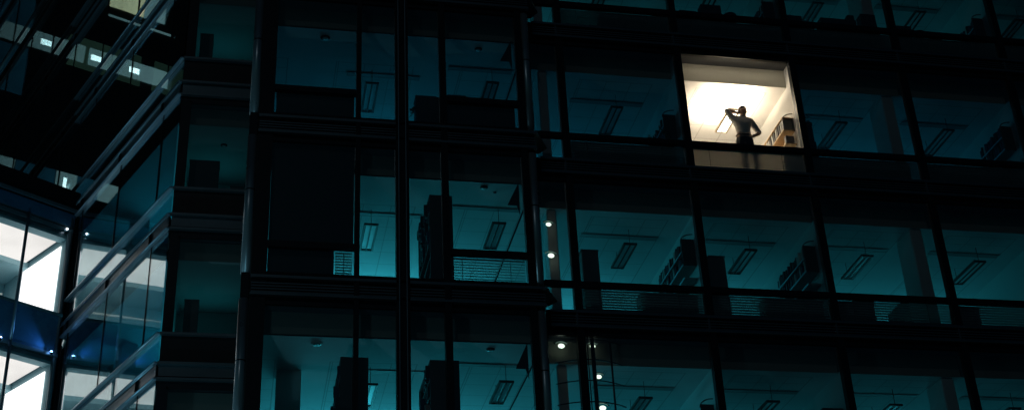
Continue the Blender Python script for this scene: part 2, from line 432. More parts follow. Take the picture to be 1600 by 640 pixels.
DK = ('bblack', 'bblack', 'bblue', 'bblack', 'bwhite', 'bblue')
wall_shelf(W - .06, .5, 2.5, zs[3], (1.12, .80, .48), .30, 'long dark wall shelf in the ' + where(3, 0), mix=DK, bl='binder on the long shelf in the ' + where(3, 0))
wall_shelf(2 * W - .06, .48, 2.3, zs[3], (1.10, .78, .46), .30, 'long dark wall shelf in the ' + where(3, 1), mix=DK, bl='binder on the long shelf in the ' + where(3, 1))
wall_shelf(4 * W - .06, .48, 1.7, zs[2], (1.04, .70, .36), .30, 'wall shelf of upright binders in the ' + where(2, 3), mix=DK, bl='binder on the shelf in the ' + where(2, 3))
wall_shelf(4 * W - .06, .48, 1.3, zs[3], (.42, .10), .30, 'pale low wall shelf in the ' + where(3, 3), m='wood', mix=DK, bl='binder on the low shelf in the ' + where(3, 3), bracket=False)
wall_shelf(W - .14, .5, 1.5, zs[2], (.72, .40), .30, 'cluttered dark wall shelf in the ' + where(2, 0), mix=DK, bl='binder on the cluttered shelf in the ' + where(2, 0))
wall_shelf(2 * W - .06, .48, 1.5, zs[1], (.62, .30), .30, 'wall shelf of leaning binders in the ' + where(1, 1), mix=DK, bl='binder on the shelf in the ' + where(1, 1))
wall_shelf(4 * W - .06, .48, 1.4, zs[1], (.66, .34), .30, 'curved-bracket wall shelf in the ' + where(1, 3), mix=DK, bl='binder on the shelf in the ' + where(1, 3))
# the lit room's shelf
lx = 2 * W - .115
ls = wall_shelf(lx, .34, 1.7, zs[2], (.74, .37), .28, 'pale wooden wall shelf on the right wall of the lit room', m='wood', books=False, top=1.06, endp=False)
LG = 'binders on the lit room shelf'
y = .46
for q, (mm, th) in enumerate((('bwhite', 0), ('bblack', 0), ('bblack', .05), ('bwhite', .1), ('bblack', 0), ('bwhite', 0), ('bblack', 0), ('bwhite', 0), ('bwhite', 0))):
    binder(lx - .01, y + .06, zs[2] + .744, mm, ('pale' if mm == 'bwhite' else 'black') + ' binder upright on the upper wooden shelf in the lit room', LG, .29, th); y += .115
def box_thing(name, x0, x1, y0, y1, z0, z1, m, label, cat, lid=None, group=None):
    root = thing(name, ((x0 + x1) / 2, (y0 + y1) / 2, z0), label, cat, group)
    MB().box(x0, x1, y0, y1, z0, z1).build('body', m, root, bevel=.012)
    if lid: MB().box(x0 - .012, x1 + .012, y0 - .012, y1 + .012, z1 + .002, z1 + lid).build('lid', m, root, bevel=.008)
    return root
box_thing('magazine_file', lx - .27, lx - .02, .36, .46, zs[2] + .744, zs[2] + 1.03, 'bblack', 'black box file at the near end of the upper wooden shelf, lit room', 'box file')
box_thing('magazine_file', lx - .25, lx - .03, .38, .48, zs[2] + .374, zs[2] + .60, 'bblack', 'black box file on the lower wooden shelf in the lit room', 'box file')
box_thing('magazine_file', lx - .2, lx - .05, .8, .95, zs[2] + 1.087, zs[2] + 1.2, 'grey', 'small grey box on top of the wooden shelf in the lit room', 'box')

# free-standing bookcases and cupboards
def bookcase(x0, x1, y0, y1, z0, z1, label, side=-1, nb=None, bl=None, m='darkwood'):
    root = thing('bookcase', ((x0 + x1) / 2, (y0 + y1) / 2, z0), label, 'bookcase')
    MB().box(x0, x1, y0, y0 + .03, z0, z1).build('end_panel', m, root)
    MB().box(x0, x1, y1 - .03, y1, z0, z1).build('end_panel', m, root)
    xm = x1 - .03 if side < 0 else x0
    MB().box(xm, xm + .03, y0 + .032, y1 - .032, z0, z1).build('back_panel', m, root)
    n = max(2, int((z1 - z0) / .36))
    xa, xb = (x0, x1 - .032) if side < 0 else (x0 + .032, x1)
    for q in range(n + 1):
        zz = z0 + .04 + (z1 - z0 - .04) * q / n
        MB().box(xa, xb, y0 + .032, y1 - .032, zz - .03, zz).build('shelf', 'grey', root)
        if q < n and zz > z0 + .5 * (z1 - z0):
            yy = y0 + .10
            while yy < y1 - .12:
                if random.random() < .8:
                    hh = random.choice((.24, .27, .30))
                    binder(xa + (.27 if side < 0 else .3) - random.choice((.02, .05, 0, .09)), yy, zz + .003, random.choice(DK), bl or ('binder in the ' + label), 'binders: ' + label[:44], hh)
                yy += random.choice((.09, .1, .15))
    return root
bookcase(-5.06, -4.52, YM + .35, YM + 2.0, zs[4] - .655, zs[4] + 1.56, 'tall dark bookcase end-on behind the left mullion of the bottom row', bl='binder in the left tall bookcase of the bottom row')
bookcase(-3.32, -2.74, YM + .35, YM + 2.0, zs[4] - .655, zs[4] + 1.56, 'tall dark bookcase end-on behind the right mullion of the bottom row', bl='binder in the right tall bookcase of the bottom row')
bookcase(-3.28, -2.8, YM + .3, YM + 2.1, zs[3] - .655, zs[3] + 1.55, 'tall dark bookcase of files standing left of the bright-gapped blind', bl='binder in the tall bookcase left of the bright-gapped blind')
bookcase(8.30, 8.62, 1.3, 2.6, zs[3] - .655, zs[3] + .80, 'small bookcase beside the pale column in the ' + where(3, 2), bl='binder in the small bookcase beside the pale column')

def cupboard(x0, x1, y0, y1, z0, z1, m, label, doors=2):
    root = thing('cupboard', ((x0 + x1) / 2, (y0 + y1) / 2, z0), label, 'cupboard')
    MB().box(x0, x1, y0, y1, z0, z1).build('carcass', m, root, bevel=.008)
    MB().box(x0 - .01, x1 + .01, y0 - .01, y1 + .01, z1 + .002, z1 + .03).build('top', m, root)
    for q in range(doors):
        a = x0 + (x1 - x0) * q / doors + .01; b_ = x0 + (x1 - x0) * (q + 1) / doors - .01
        d_ = MB().box(a, b_, y1 + .002, y1 + .02, z0 + .06, z1 - .02).build('door', m, root)
        MB().box(b_ - .05, b_ - .03, y1 + .021, y1 + .035, (z0 + z1) / 2 - .06, (z0 + z1) / 2 + .06).build('handle', 'rim', d_)
    return root
for i, nm in ((0, where(3, 0)), (1, where(3, 1))):
    cupboard(i * W + .13, i * W + .50, .20, .62, zs[3] - .655, zs[3] + .86, 'grey', 'grey steel cupboard standing at the left edge of the ' + nm, 1)
cupboard(1.35, 2.62, .16, .5, zs[3] - .655, zs[3] - .16, 'darkwood', 'low dark cupboard behind the slats of the ' + where(3, 0))
cupboard(W + 1.25, 2 * W - .25, .16, .5, zs[3] - .655, zs[3] - .16, 'darkwood', 'low dark cupboard behind the slats of the ' + where(3, 1))
cupboard(2 * W + .1, 2 * W + .95, .16, .5, zs[3] - .655, zs[3] - .16, 'darkwood', 'low dark cupboard behind the slats of the ' + where(3, 2))
cupboard(3 * W + .05, 3 * W + .6, .16, .5, zs[3] - .655, zs[3] - .16, 'darkwood', 'low dark cupboard behind the slats of the ' + where(3, 3))
cupboard(W + 2.2, 2 * W - .22, .16, .5, zs[2] - .655, zs[2] - .14, 'darkwood', 'low dark cupboard behind the lit blind, right end')
for i in (0, 2, 3):
    cupboard(i * W + .1, (i + 1) * W - .35, .14, .46, zs[2] - .655, zs[2] - .14, 'darkwood', 'low dark cupboard in the ' + where(2, i))
for i in range(5):
    cupboard(i * W + (.9 if i == 0 else .1), (i + 1) * W - .3, .14, .46, zs[1] - .655, zs[1] - .14, 'darkwood', 'low dark cupboard in the ' + where(1, i))
# projecting bay: solid fronts behind the lower panes
cupboard(-6.5, -4.88, YM + .1, YM + .5, zs[2] - .655, zs[2] + .14, 'darkwood', 'long black cupboard filling the lower left pane of the projecting bay')
cupboard(-3.3, -1.4, YM + .12, YM + .5, zs[2] - .655, zs[2] + .15, 'darkwood', 'long black cupboard under the right window of the projecting bay, upper row')
# things on the sills
box_thing('archive_box', -3.55, -3.12, YM + .16, YM + .5, zs[2] - .655, zs[2] + .20, 'pot', 'dark archive box beside a trailing plant in the projecting bay', 'box', .03)
box_thing('file_stack', -2.86, -2.45, YM + .2, YM + .45, zs[2] + .182, zs[2] + .34, 'bblack', 'flat stack of dark files on the long black cupboard', 'files')
box_thing('file_stack', -2.44, -2.2, YM + .2, YM + .45, zs[2] + .182, zs[2] + .26, 'bblack', 'smaller stack of dark files on the long black cupboard', 'files')
S1 = zs[1] - .106
box_thing('cardboard_box', 2.42, 2.70, .18, .42, S1, S1 + .3, 'pot', 'dark bag-shaped box on the sill of the ' + where(1, 0), 'box')
box_thing('cardboard_box', W + .2, W + .62, .18, .44, S1, S1 + .28, 'pot', 'low dark box at the left of the ' + where(1, 1), 'box', .03)
box_thing('cardboard_box', W + .62 + .14, W + 1.28, .18, .44, S1, S1 + .56, 'pot', 'tall dark box in the middle of the ' + where(1, 1), 'box')
box_thing('cardboard_box', 2 * W + .08, 2 * W + .5, .18, .44, S1, S1 + .45, 'bblack', 'dark stacked box at the left of the ' + where(1, 2), 'box')
box_thing('cardboard_box', 2 * W + 1.0, 2 * W + 1.95, .18, .44, S1, S1 + .46, 'bblack', 'wide black storage box on the sill of the ' + where(1, 2), 'box')
box_thing('cardboard_box', 2 * W + 1.75, 2 * W + 1.93, .2, .4, S1 + .462, S1 + .62, 'bblack', 'small black box on top of the wide storage box', 'box')
box_thing('cardboard_box', 2 * W + 2.1, 2 * W + 2.5, .18, .44, S1, S1 + .68, 'bblack', 'tall black box at the right of the ' + where(1, 2), 'box')
box_thing('cardboard_box', 3 * W + .08, 3 * W + .55, .18, .44, S1, S1 + .36, 'pot', 'squat dark box at the left of the ' + where(1, 3), 'box', .03)
box_thing('cardboard_box', 4 * W + .3, 4 * W + .9, .18, .44, S1, S1 + .3, 'pot', 'dark box in the ' + where(1, 4), 'box')
def pot(x, y, z, r, h, label):
    root = thing('plant_pot', (x, y, z), label, 'pot')
    MB().tube([(x, y, z), (x, y, z + h * .9)], [r * .75, r], 14).build('body', 'pot', root, True)
    MB().tube([(x, y, z + h * .9 + .001), (x, y, z + h)], [r * 1.08, r * 1.08], 14).build('rim', 'pot', root, True)
    return root
pot(W + 1.52, .3, S1, .16, .34, 'empty round pot on the sill of the ' + where(1, 1))
pot(3 * W + .80, .3, S1, .13, .30, 'small dark pot on the sill of the ' + where(1, 3))
rt = thing('domed_case', (3 * W + 1.22, .3, S1), 'round-topped dark case on the sill of the ' + where(1, 3), 'case')
MB().ball((3 * W + 1.22, .3, S1 + .16), .19, (1, .8, .9)).build('shell', 'pot', rt, True)
MB().box(3 * W + 1.06, 3 * W + 1.38, .2, .4, S1, S1 + .06).build('base', 'pot', rt)
box_thing('storage_box', 2 * W + .58, 2 * W + 1.0, .22, .5, zs[3] - .128, zs[3] + .05, 'bblack', 'flat black box on the low cupboard in the ' + where(3, 2), 'box')
box_thing('storage_box', 2 * W + .10, 2 * W + .30, .2, .44, zs[2] - .106, zs[2] + .36, 'bblack', 'black box nearest the mullion in the ' + where(2, 2), 'box')
box_thing('storage_box', 2 * W + .11, 2 * W + .27, .2, .42, zs[2] + .362, zs[2] + .74, 'bblack', 'upper black box stacked by the mullion in the ' + where(2, 2), 'box')
cupboard(2 * W - .55, 2 * W - .1, .4, .8, zs[4] - .655, zs[4] + 1.15, 'grey', 'dark cupboard at the right of the ' + where(4, 1), 1)
wall_shelf(W - .06, .5, 1.9, zs[4], (.92, .6), .30, 'dark wall shelf with curved bracket in the ' + where(4, 0), books=False)

def plant(x, y, z, label, n=60, spread=.28, droop=.3, ht=.4):
    root = thing('pot_plant', (x, y, z), label, 'plant')
    MB().tube([(x, y, z), (x, y, z + .16)], [.07, .1], 12).build('pot', 'pot', root, True)
    st = MB(); lf = MB()
    for q in range(max(5, n // 9)):
        a = random.uniform(0, 6.28); l = random.uniform(.4, 1) * spread
        tip = Vector((x + l * math.cos(a), y + .6 * l * math.sin(a), z + .16 + random.uniform(.2, 1) * ht - droop * random.random() * (l / spread)))
        mid = Vector((x + .45 * l * math.cos(a), y + .3 * l * math.sin(a), z + .2 + ht * .6))
        st.tube([(x, y, z + .15), mid, tip], [.006, .005, .003], 5)
        for w_ in range(9):
            c = mid.lerp(tip, random.uniform(-.4, 1)); s_ = random.uniform(.035, .07)
            d1 = Vector((random.uniform(-1, 1), random.uniform(-1, 1), random.uniform(-.9, .4))).normalized(); d2 = d1.orthogonal().normalized()
            lf.quad([c, c + d1 * s_ + d2 * s_ * .45, c + d1 * s_ * 2, c + d1 * s_ - d2 * s_ * .45])
    st.build('stem', 'stem', root); lf.build('foliage', 'leaf', root)
    return root
plant(-3.5, YM + .28, zs[2] - .655, 'trailing pot plant beside the dark archive box, projecting bay', 60, .22, .35, .75)
plant(W - .42, .34, zs[2] - .106, 'leafy pot plant against the mullion left of the lit room', 80, .3, .35, .55)
plant(W - .80, .34, zs[2] - .106, 'small pot plant in the middle of the clutter left of the lit room', 36, .2, .25, .28)
plant(2 * W + .22, .30, zs[2] + .742, 'drooping plant on the stacked black boxes right of the lit room', 40, .16, .5, .12)

# venetian blinds hung in the lower panes
def blind(x0, x1, y, z0, z1, label, cords=(.15, .8), gap=0.062, tilt=.5, dp=.024):
    root = thing('venetian_blind', ((x0 + x1) / 2, y, z0), label, 'blind', 'venetian blinds in the lower panes')
    s_ = MB(); zz = z1 - .02
    while zz > z0 + .02:
        dy = dp * math.cos(tilt); dz = dp * math.sin(tilt)
        s_.hexa([(x0, y - dy, zz + dz), (x1, y - dy, zz + dz), (x1, y + dy, zz - dz), (x0, y + dy, zz - dz),
                 (x0, y - dy, zz + dz + .003), (x1, y - dy, zz + dz + .003), (x1, y + dy, zz - dz + .003), (x0, y + dy, zz - dz + .003)])
        zz -= gap
    s_.build('slats', 'slat', root)
    MB().box(x0, x1, y - .02, y + .02, z1 - .012, z1).build('head_rail', 'slat', root)
    for c in cords:
        x = x0 + c * (x1 - x0)
        MB().tube([(x, y - .026, z0 + .02), (x, y - .026, z1 - .012)], .006, 6).build('cord', 'cord', root)
    return root
for k in (1, 2, 3):
    for i in range(5):
        lit = (k == 2 and i == 1)
        blind(i * W + .004, (i + 1) * W - .169, .058 if lit else .09, zs[k] - .66, zs[k] - .14,
              'warmly lit venetian blind under the window with the man' if lit else 'dark venetian blind low in the ' + where(k, i), tilt=-1.34 if lit else .62, dp=.037 if lit else .025)
blind(-2.9, -1.37, YM + .09, zs[3] - .54, zs[3] - .02, 'venetian blind with bright gaps at the right of the projecting bay', tilt=.02, dp=.020)
blind(-5.22, -4.88, YM + .09, zs[3] - .54, zs[3] - .02, 'narrow strip of venetian blind beside the blacked-out pane', cords=(.5,), tilt=.3)
# blacked-out pane
bo = thing('blackout_screen', (-5.7, YM + .12, zs[3] - .655), 'black screen closing the whole left pane of the projecting bay', 'screen')
MB().box(-6.54, -4.86, YM + .14, YM + .16, zs[3] + .1, zs[3] + 2.4).box(-6.54, -5.24, YM + .14, YM + .16, zs[3] - .65, zs[3] + .098).build('fabric', 'spandrel', bo)
MB().box(-6.54, -4.86, YM + .13, YM + .17, zs[3] + 2.4, zs[3] + 2.45).build('head_rail', 'frame', bo)

# ceiling fittings
def fitting(x, y, z, r, m, label, cat='downlight'):
    root = thing('ceiling_downlight', (x, y, z), label, cat)
    MB().tube([(x, y, z - .03), (x, y, z - .002)], [r * .8, r], 18).build('bezel', m, root, True)
    MB().tube([(x, y, z - .036), (x, y, z - .031)], [r * .55, r * .6], 14).build('lens', 'speaker' if m == 'fitting' else 'fitting', root, True)
    return root
fitting(-5.5, -.2, zs[4] + 2.0, .12, 'fitting', 'pale round downlight above the inner column, bottom left pane')
fitting(-2.03, -.19, zs[4] + 2.0, .09, 'speaker', 'dark round downlight at the right of the projecting bay, bottom row')
fitting(-2.05, -.3, zs[3] + 2.0, .09, 'speaker', 'dark round downlight above the bright-gapped blind')
fitting(-1.78, -.12, zs[3] + 2.0, .035, 'speaker', 'tiny dark sensor beside the downlight above the blind', 'sensor')
fitting(-5.49, -.19, zs[2] + 2.0, .11, 'speaker', 'dark round downlight in the upper left pane of the projecting bay')
fitting(-2.03, -.19, zs[2] + 2.0, .09, 'speaker', 'dark round downlight at the right of the projecting bay, upper row')
# reflections of lamps in the narrow corner panes, put in as glowing bulbs
for x, zz, r, lb in ((-.55, zs[3] + 1.48, .085, 'upper round lamp reflection in the narrow corner pane, third row'), (-.54, zs[3] + .72, .10, 'lower round lamp reflection in the narrow corner pane, third row'),
                     (-.45, zs[4] + 2.32, .10, 'left round lamp reflection at the top of the bottom row corner pane'), (.22, zs[4] + 2.34, .085, 'right round lamp reflection at the top of the bottom row corner pane'),
                     (.30, zs[4] + 1.66, .085, 'third round lamp reflection down in the bottom row corner pane'), (.33, zs[4] + .98, .10, 'lowest round lamp reflection in the bottom row corner pane')):
    root = thing('lamp_reflection', (x, .3, zz), lb, 'lamp', 'round lamp reflections by the corner')
    MB().ball((x, .24, zz), r * .72, (1, .5, .72)).build('reflection_glow', 'globe', root, True)
    MB().tube([(x + 1.5 * r * math.cos(t), .25, zz + r * .1 + 1.0 * r * math.sin(t)) for t in [.35 + (math.pi - .7) * q / 12 for q in range(13)]], r * .16, 8).build('halo_arc', 'halo', root, True)
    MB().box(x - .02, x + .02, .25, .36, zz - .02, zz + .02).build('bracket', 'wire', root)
cs = thing('reflected_grid', (.15, .3, zs[4] - .655), 'reflected curved facade grid in the bottom corner pane, around the round lamp reflections', 'screen')  # lattice standing in for the mirror image of a curved glass facade
for q in range(6):
    zz = zs[4] + .15 + q * .46
    MB().tube([(.15 + .72 * c, .39 - .26 * (1 - c * c), zz) for c in [-1 + 2 * i / 14 for i in range(15)]], .014, 6).build('hoop', 'frame', cs, True)
for c, r in ((-.35, .012), (-.1, .012), (.05, .045), (.62, .022)):
    p = (.15 + .72 * c, .39 - .26 * (1 - c * c))
    MB().tube([(*p, zs[4] - .73), (*p, zs[4] + 2.46)], r, 8).build('post', 'frame', cs, True)

# ------------------------------------------------------------------ the man at the lit window
def skin_mesh(name, verts, edges, radii, m, parent, sub=2, root=0):
    me = bpy.data.meshes.new(name); me.from_pydata(verts, edges, [])
    o = bpy.data.objects.new(name, me); col.objects.link(o)
    md = o.modifiers.new('skin', 'SKIN'); md.use_smooth_shade = True
    lay = me.skin_vertices[0] if me.skin_vertices else None
    if lay is None:
        bpy.context.view_layer.objects.active = o
    for i, r in enumerate(radii):
        s_ = me.skin_vertices[0].data[i]; s_.radius = r if isinstance(r, tuple) else (r, r); s_.use_root = (i == root)
    o.modifiers.new('sub', 'SUBSURF').levels = sub; o.modifiers['sub'].render_levels = sub
    dg = bpy.context.evaluated_depsgraph_get(); me2 = bpy.data.meshes.new_from_object(o.evaluated_get(dg))
    bpy.data.objects.remove(o)
    me2.materials.clear(); me2.materials.append(M[m])
    for p in me2.polygons: p.use_smooth = True
    q = bpy.data.objects.new(name, me2); col.objects.link(q); q.parent = parent
    return q
def chain(spec):
    """spec: dict name -> (co, radius, parent)"""
    names = list(spec); idx = {n: i for i, n in enumerate(names)}
    return [spec[n][0] for n in names], [(idx[spec[n][2]], idx[n]) for n in names if spec[n][2]], [spec[n][1] for n in names]
PX, PY, PZ = 4.275, .245, zs[2] - .658
man = thing('person', (PX, PY, PZ), 'man in pale shirt, arm raised to his head, hand on hip, in the lit window', 'person')
S = {
 'pelvis': ((0, 0, .98), (.150, .105), None), 'belly': ((.0, -.01, 1.12), (.145, .105), 'pelvis'), 'chest': ((.005, -.005, 1.32), (.165, .11), 'belly'),
 'upper': ((.01, .0, 1.46), (.125, .085), 'chest'), 'neck': ((.03, -.005, 1.56), .058, 'upper'), 'skull0': ((.042, -.02, 1.64), .066, 'neck'),
 'head': ((.046, -.022, 1.72), (.078, .092), 'skull0'), 'crown': ((.048, -.012, 1.795), (.062, .075), 'head'),
 'rsh': ((-.175, .0, 1.47), .066, 'upper'), 'relb': ((-.315, -.03, 1.715), .050, 'rsh'), 'rfore': ((-.20, .0, 1.715), .046, 'relb'), 'rwr': ((-.085, .02, 1.685), .032, 'rfore'), 'rhand': ((-.035, .02, 1.68), (.036, .022), 'rwr'),
 'lsh': ((.195, .0, 1.45), .066, 'upper'), 'larm': ((.275, .01, 1.30), .054, 'lsh'), 'lelb': ((.355, .03, 1.17), .047, 'larm'), 'lfore': ((.285, -.03, 1.09), .043, 'lelb'), 'lwr': ((.205, -.07, 1.03), .031, 'lfore'), 'lhand': ((.165, -.085, 1.00), (.036, .022), 'lwr'),
 'rhip': ((-.095, 0, .90), .095, 'pelvis'), 'rknee': ((-.105, -.02, .50), .062, 'rhip'), 'rank': ((-.11, .02, .09), .042, 'rknee'), 'rtoe': ((-.13, -.13, .035), .036, 'rank'),
 'lhip': ((.095, 0, .90), .095, 'pelvis'), 'lknee': ((.115, -.02, .50), .062, 'lhip'), 'lank': ((.125, .02, .09), .042, 'lknee'), 'ltoe': ((.15, -.13, .035), .036, 'lank'),
}
def finger(S, base, nm, co, d, l, r=.0085):
    c = Vector(co); d = Vector(d).normalized(); b2 = (d + Vector((0, .35, -.25))).normalized()
    S[nm + 'a'] = (tuple(c), r * 1.1, base); S[nm + 'b'] = (tuple(c + d * l * .5), r, nm + 'a'); S[nm + 'c'] = (tuple(c + d * l * .5 + b2 * l * .5), r * .85, nm + 'b')
for q in range(4):
    finger(S, 'rhand', 'rf%d' % q, (-.02, .025 - .004 * q, 1.705 - .02 * q), (1, .12, .12 - .1 * q), (.075, .085, .08, .062)[q])
    finger(S, 'lhand', 'lf%d' % q, (.150 - .006 * q, -.085 + .012 * q, 1.012 - .018 * q), (-.8, .35, -.35), (.075, .08, .075, .058)[q])
finger(S, 'rhand', 'rt', (-.05, .0, 1.71), (.5, -.3, .8), .06, .010)
finger(S, 'lhand', 'lt', (.17, -.07, 1.03), (-.3, .9, .1), .06, .010)
v, e, r_ = chain(S); body = skin_mesh('body', v, e, r_, 'skin', man)
# face and hair
fc = MB(); hx, hz = PX + .046, PZ
fc.ball((hx, PY - .128, hz + 1.70), .016, (.8, 1.3, 1.5)).ball((hx, PY - .112, hz + 1.655), .022, (1.2, .5, .35))
fc.ball((hx - .085, PY - .01, hz + 1.71), .03, (.35, .7, 1.1)).ball((hx + .085, PY - .01, hz + 1.71), .03, (.35, .7, 1.1))
for sx_ in (-.032, .032): fc.ball((hx + sx_, PY - .105, hz + 1.728), .013, (1.2, .6, .8))
fc.build('face_feature', 'skin', man, True)
hr = MB(); hr.ball((PX + .047, PY - .006, PZ + 1.782), .092, (.93, 1.05, .82), 18)
for vv in list(hr.bm.verts):
    if vv.co.z < PZ + 1.765 + .5 * max(0, PY - .03 - vv.co.y): hr.bm.verts.remove(vv)
hr.build('hair', 'hair', man, True)
T = {
 'waist': ((0, 0, 1.03), (.163, .118), None), 'belly': ((.0, -.01, 1.14), (.160, .120), 'waist'), 'chest': ((.005, -.005, 1.32), (.182, .128), 'belly'),
 'upper': ((.01, .0, 1.46), (.14, .10), 'chest'), 'collar': ((.026, -.004, 1.535), .078, 'upper'),
 'rsh': ((-.175, .0, 1.475), .080, 'upper'), 'rmid': ((-.25, -.015, 1.60), .069, 'rsh'), 'relb': ((-.318, -.03, 1.715), .062, 'rmid'), 'rcuff': ((-.235, -.008, 1.718), .056, 'relb'),
 'lsh': ((.195, .0, 1.455), .080, 'upper'), 'larm': ((.275, .01, 1.30), .068, 'lsh'), 'lelb': ((.358, .03, 1.17), .061, 'larm'), 'lcuff': ((.30, -.018, 1.108), .054, 'lelb'),
}
v, e, r_ = chain(T); skin_mesh('shirt', v, e, r_, 'shirt', man)
MB().tube([(PX + .02 + .075 * math.cos(t), PY - .004 + .07 * math.sin(t), PZ + 1.555) for t in [6.2832 * q / 14 for q in range(15)]], .017, 6).build('collar', 'shirt', man, True)
T = {'top': ((0, 0, 1.055), (.156, .112), None), 'hips': ((0, 0, .95), (.165, .118), 'top'), 'rhip': ((-.095, 0, .88), .108, 'hips'), 'rknee': ((-.105, -.02, .50), .080, 'rhip'), 'rhem': ((-.11, .015, .10), .070, 'rknee'),
     'lhip': ((.095, 0, .88), .108, 'hips'), 'lknee': ((.115, -.02, .50), .080, 'lhip'), 'lhem': ((.125, .015, .10), .070, 'lknee')}
v, e, r_ = chain(T); skin_mesh('trousers', v, e, r_, 'trouser', man)
MB().tube([(PX + .158 * math.cos(t), PY + .114 * math.sin(t), PZ + 1.045) for t in [6.2832 * q / 18 for q in range(19)]], .02, 6).build('belt', 'shoe', man, True)
for sx_ in (-.12, .137):
    MB().ball((PX + sx_, PY - .06, PZ + .045), .06, (.8, 2.1, .75)).build('shoe', 'shoe', man, True)

man.scale = (1.15, 1.0, 1.02)
# ------------------------------------------------------------------ glazed wing (narrow end at the left, long face running back)
CX, CY = -8.730, 3.4
DV = Vector((math.cos(R(114.5)), math.sin(R(114.5)), 0)); NV = Vector((DV.y, -DV.x, 0))
def LF(s, t, z): return Vector((CX, CY, 0)) + DV * s + NV * t + Vector((0, 0, z))
wing = thing('glazed_wing', (CX, CY, 0), 'tall glass-faced wing with diagonal-looking stacked metal ledges at the left', 'building')
wr = {q: 22.2 + 3.7 - 3.7 * q + ZO for q in range(-1, 9)}      # sill heights, 29.6 down to -3.7
SFAR = 24.
LINKTOP = 10.75 + ZO
for q, z in wr.items():
    s1 = SFAR if z > LINKTOP - .2 else 7.0
    # ledge rims along the long face
    for h, nm in ((0, 'sill_rim'), (-.70, 'upper_rim'), (-1.07, 'lower_rim')):
        rm = MB().box(-.05, s1, -.075, .0, z + h - .04, z + h, LF).build(nm, 'rim', wing)
        MB().tube([LF(-.03, -.075, z + h - .02), LF(s1, -.075, z + h - .02)], .026, 10).build('round_nosing', 'rim', rm, True)
    MB().tube([LF(-.02, -.10, z - .80), LF(s1, -.10, z - .80)], .016, 8).build('handrail', 'rim', wing, True)
    MB().box(0, s1, -.03, -.01, z - 1.02, z - .75, LF).build('ledge_band', 'darkrim', wing)
    MB().box(0, s1, .0, .02, z - .70, z - .05, LF).build('spandrel_glass', 'wingglass', wing)
    # panes
    ss = [0.02]; x = 1.03
    while x < s1: ss.append(x); x += 2.78
    ss.append(s1)
    for a, b_ in zip(ss, ss[1:]):
        MB().box(a + .012, b_ - .012, .0, .012, z + .0, z + 2.63, LF).build('face_pane', 'wingglass', wing)
    for a in ss[1:-1]: parts('glazing_joint', 'frame', wing, (a - .012, a + .012, -.012, .03, z, z + 2.63), (a - .03, a + .03, -.09, -.035, z - 1.02, z - .76), T=LF)
    # narrow front
    for h in (0, -.70, -1.07): parts('front_rim', 'darkrim', wing, (CX + .0, -7.06, CY - .10, CY, z + h - .055, z + h))
    MB().box(CX + .03, -7.06, CY + .0, CY + .03, z - .70, z - .055).build('front_spandrel', 'spandrel', wing)
    MB().box(CX + .03, -7.06, CY - .02, CY + .01, z - 1.015, z - .755).build('front_band', 'darkrim', wing)
    parts('front_frame', 'frame', wing, (CX + .03, -7.06, CY + .0, CY + .03, z - 1.25, z - 1.125), (CX + .03, CX + .22, CY, CY + .05, z, z + 2.45), (CX + .222, CX + .26, CY - .01, CY + .07, z, z + 2.4), (CX + .262, -7.06, CY, CY + .05, z + 2.40, z + 2.45))
    wn = empty_part('front_window', wing)
    MB().box(CX + .26, -7.06, CY + .02, CY + .032, z, z + 2.40).build('pane', 'glass', wn)
    MB().box(CX + .24, -7.06, CY + .33, CY + .34, z + 2.0, z + 2.46).build('roller_blind', 'bulk', wn)
    # small rooms behind the narrow front
    MB().box(CX + .10, -7.06, CY + .06, CY + 3.2, z - 1.2, z - .66).build('floor_slab', 'floor', wing)
    MB().box(CX + .10, -7.06, CY + .36, CY + 3.2, z + 2.0, z + 2.03).build('ceiling', 'plain', wing)
    MB().box(CX + .06, CX + .16, CY + .06, CY + 3.2, z - .655, z + 2.5).build('inner_wall', 'paint', wing)
    MB().box(CX + .16, -7.06, CY + 3.1, CY + 3.2, z - .655, z + 1.99).build('inner_wall', 'paint', wing)
    # floors seen through the long face, lower storeys
    if z < LINKTOP:
        poly = [(.15, .06), (7.0, .06), (7.0, 4.8), (2.95, 2.95), (2.9, 1.6)]
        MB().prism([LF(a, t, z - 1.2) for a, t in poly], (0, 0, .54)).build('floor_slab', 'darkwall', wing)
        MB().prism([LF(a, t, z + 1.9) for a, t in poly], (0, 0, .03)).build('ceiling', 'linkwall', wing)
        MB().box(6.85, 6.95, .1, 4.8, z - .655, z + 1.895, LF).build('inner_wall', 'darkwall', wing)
        MB().prism([LF(2.95, 2.95, z - .655), LF(6.84, 4.75, z - .655), LF(6.84, 4.85, z - .655), LF(2.95, 3.05, z - .655)], (0, 0, 2.55)).build('inner_wall', 'linkwall', wing)
        MB().box(4.9, 5.3, .9, 1.3, z - .655, z + 1.895, LF).build('column', 'linkwall', wing)
MB().box(0, SFAR, -.12, 9.6, wr[-1] + 3.4, wr[-1] + 3.7, LF).build('roof', 'spandrel', wing)
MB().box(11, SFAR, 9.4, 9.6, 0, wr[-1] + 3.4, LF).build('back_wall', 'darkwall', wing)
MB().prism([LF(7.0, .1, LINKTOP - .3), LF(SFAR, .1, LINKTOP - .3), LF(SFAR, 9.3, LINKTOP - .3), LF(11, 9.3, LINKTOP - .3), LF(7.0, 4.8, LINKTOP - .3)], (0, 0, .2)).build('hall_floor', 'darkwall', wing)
parts('plinth_wall', 'spandrel', wing, (.06, 7, .0, .3, 0, wr[8] - 1.3), T=LF)
parts('plinth_wall', 'spandrel', wing, (CX + .3, -7.06, CY, CY + .3, 0, wr[8] - 1.3))
for q, e in ((4, .8), (5, .9), (6, 1.2), (7, 1.5)):
    area('room_light', (-7.8, CY + 2.6, wr[q] + .9), (0, -1, .5), 1.1, .5, e, (.04, .75, .9))
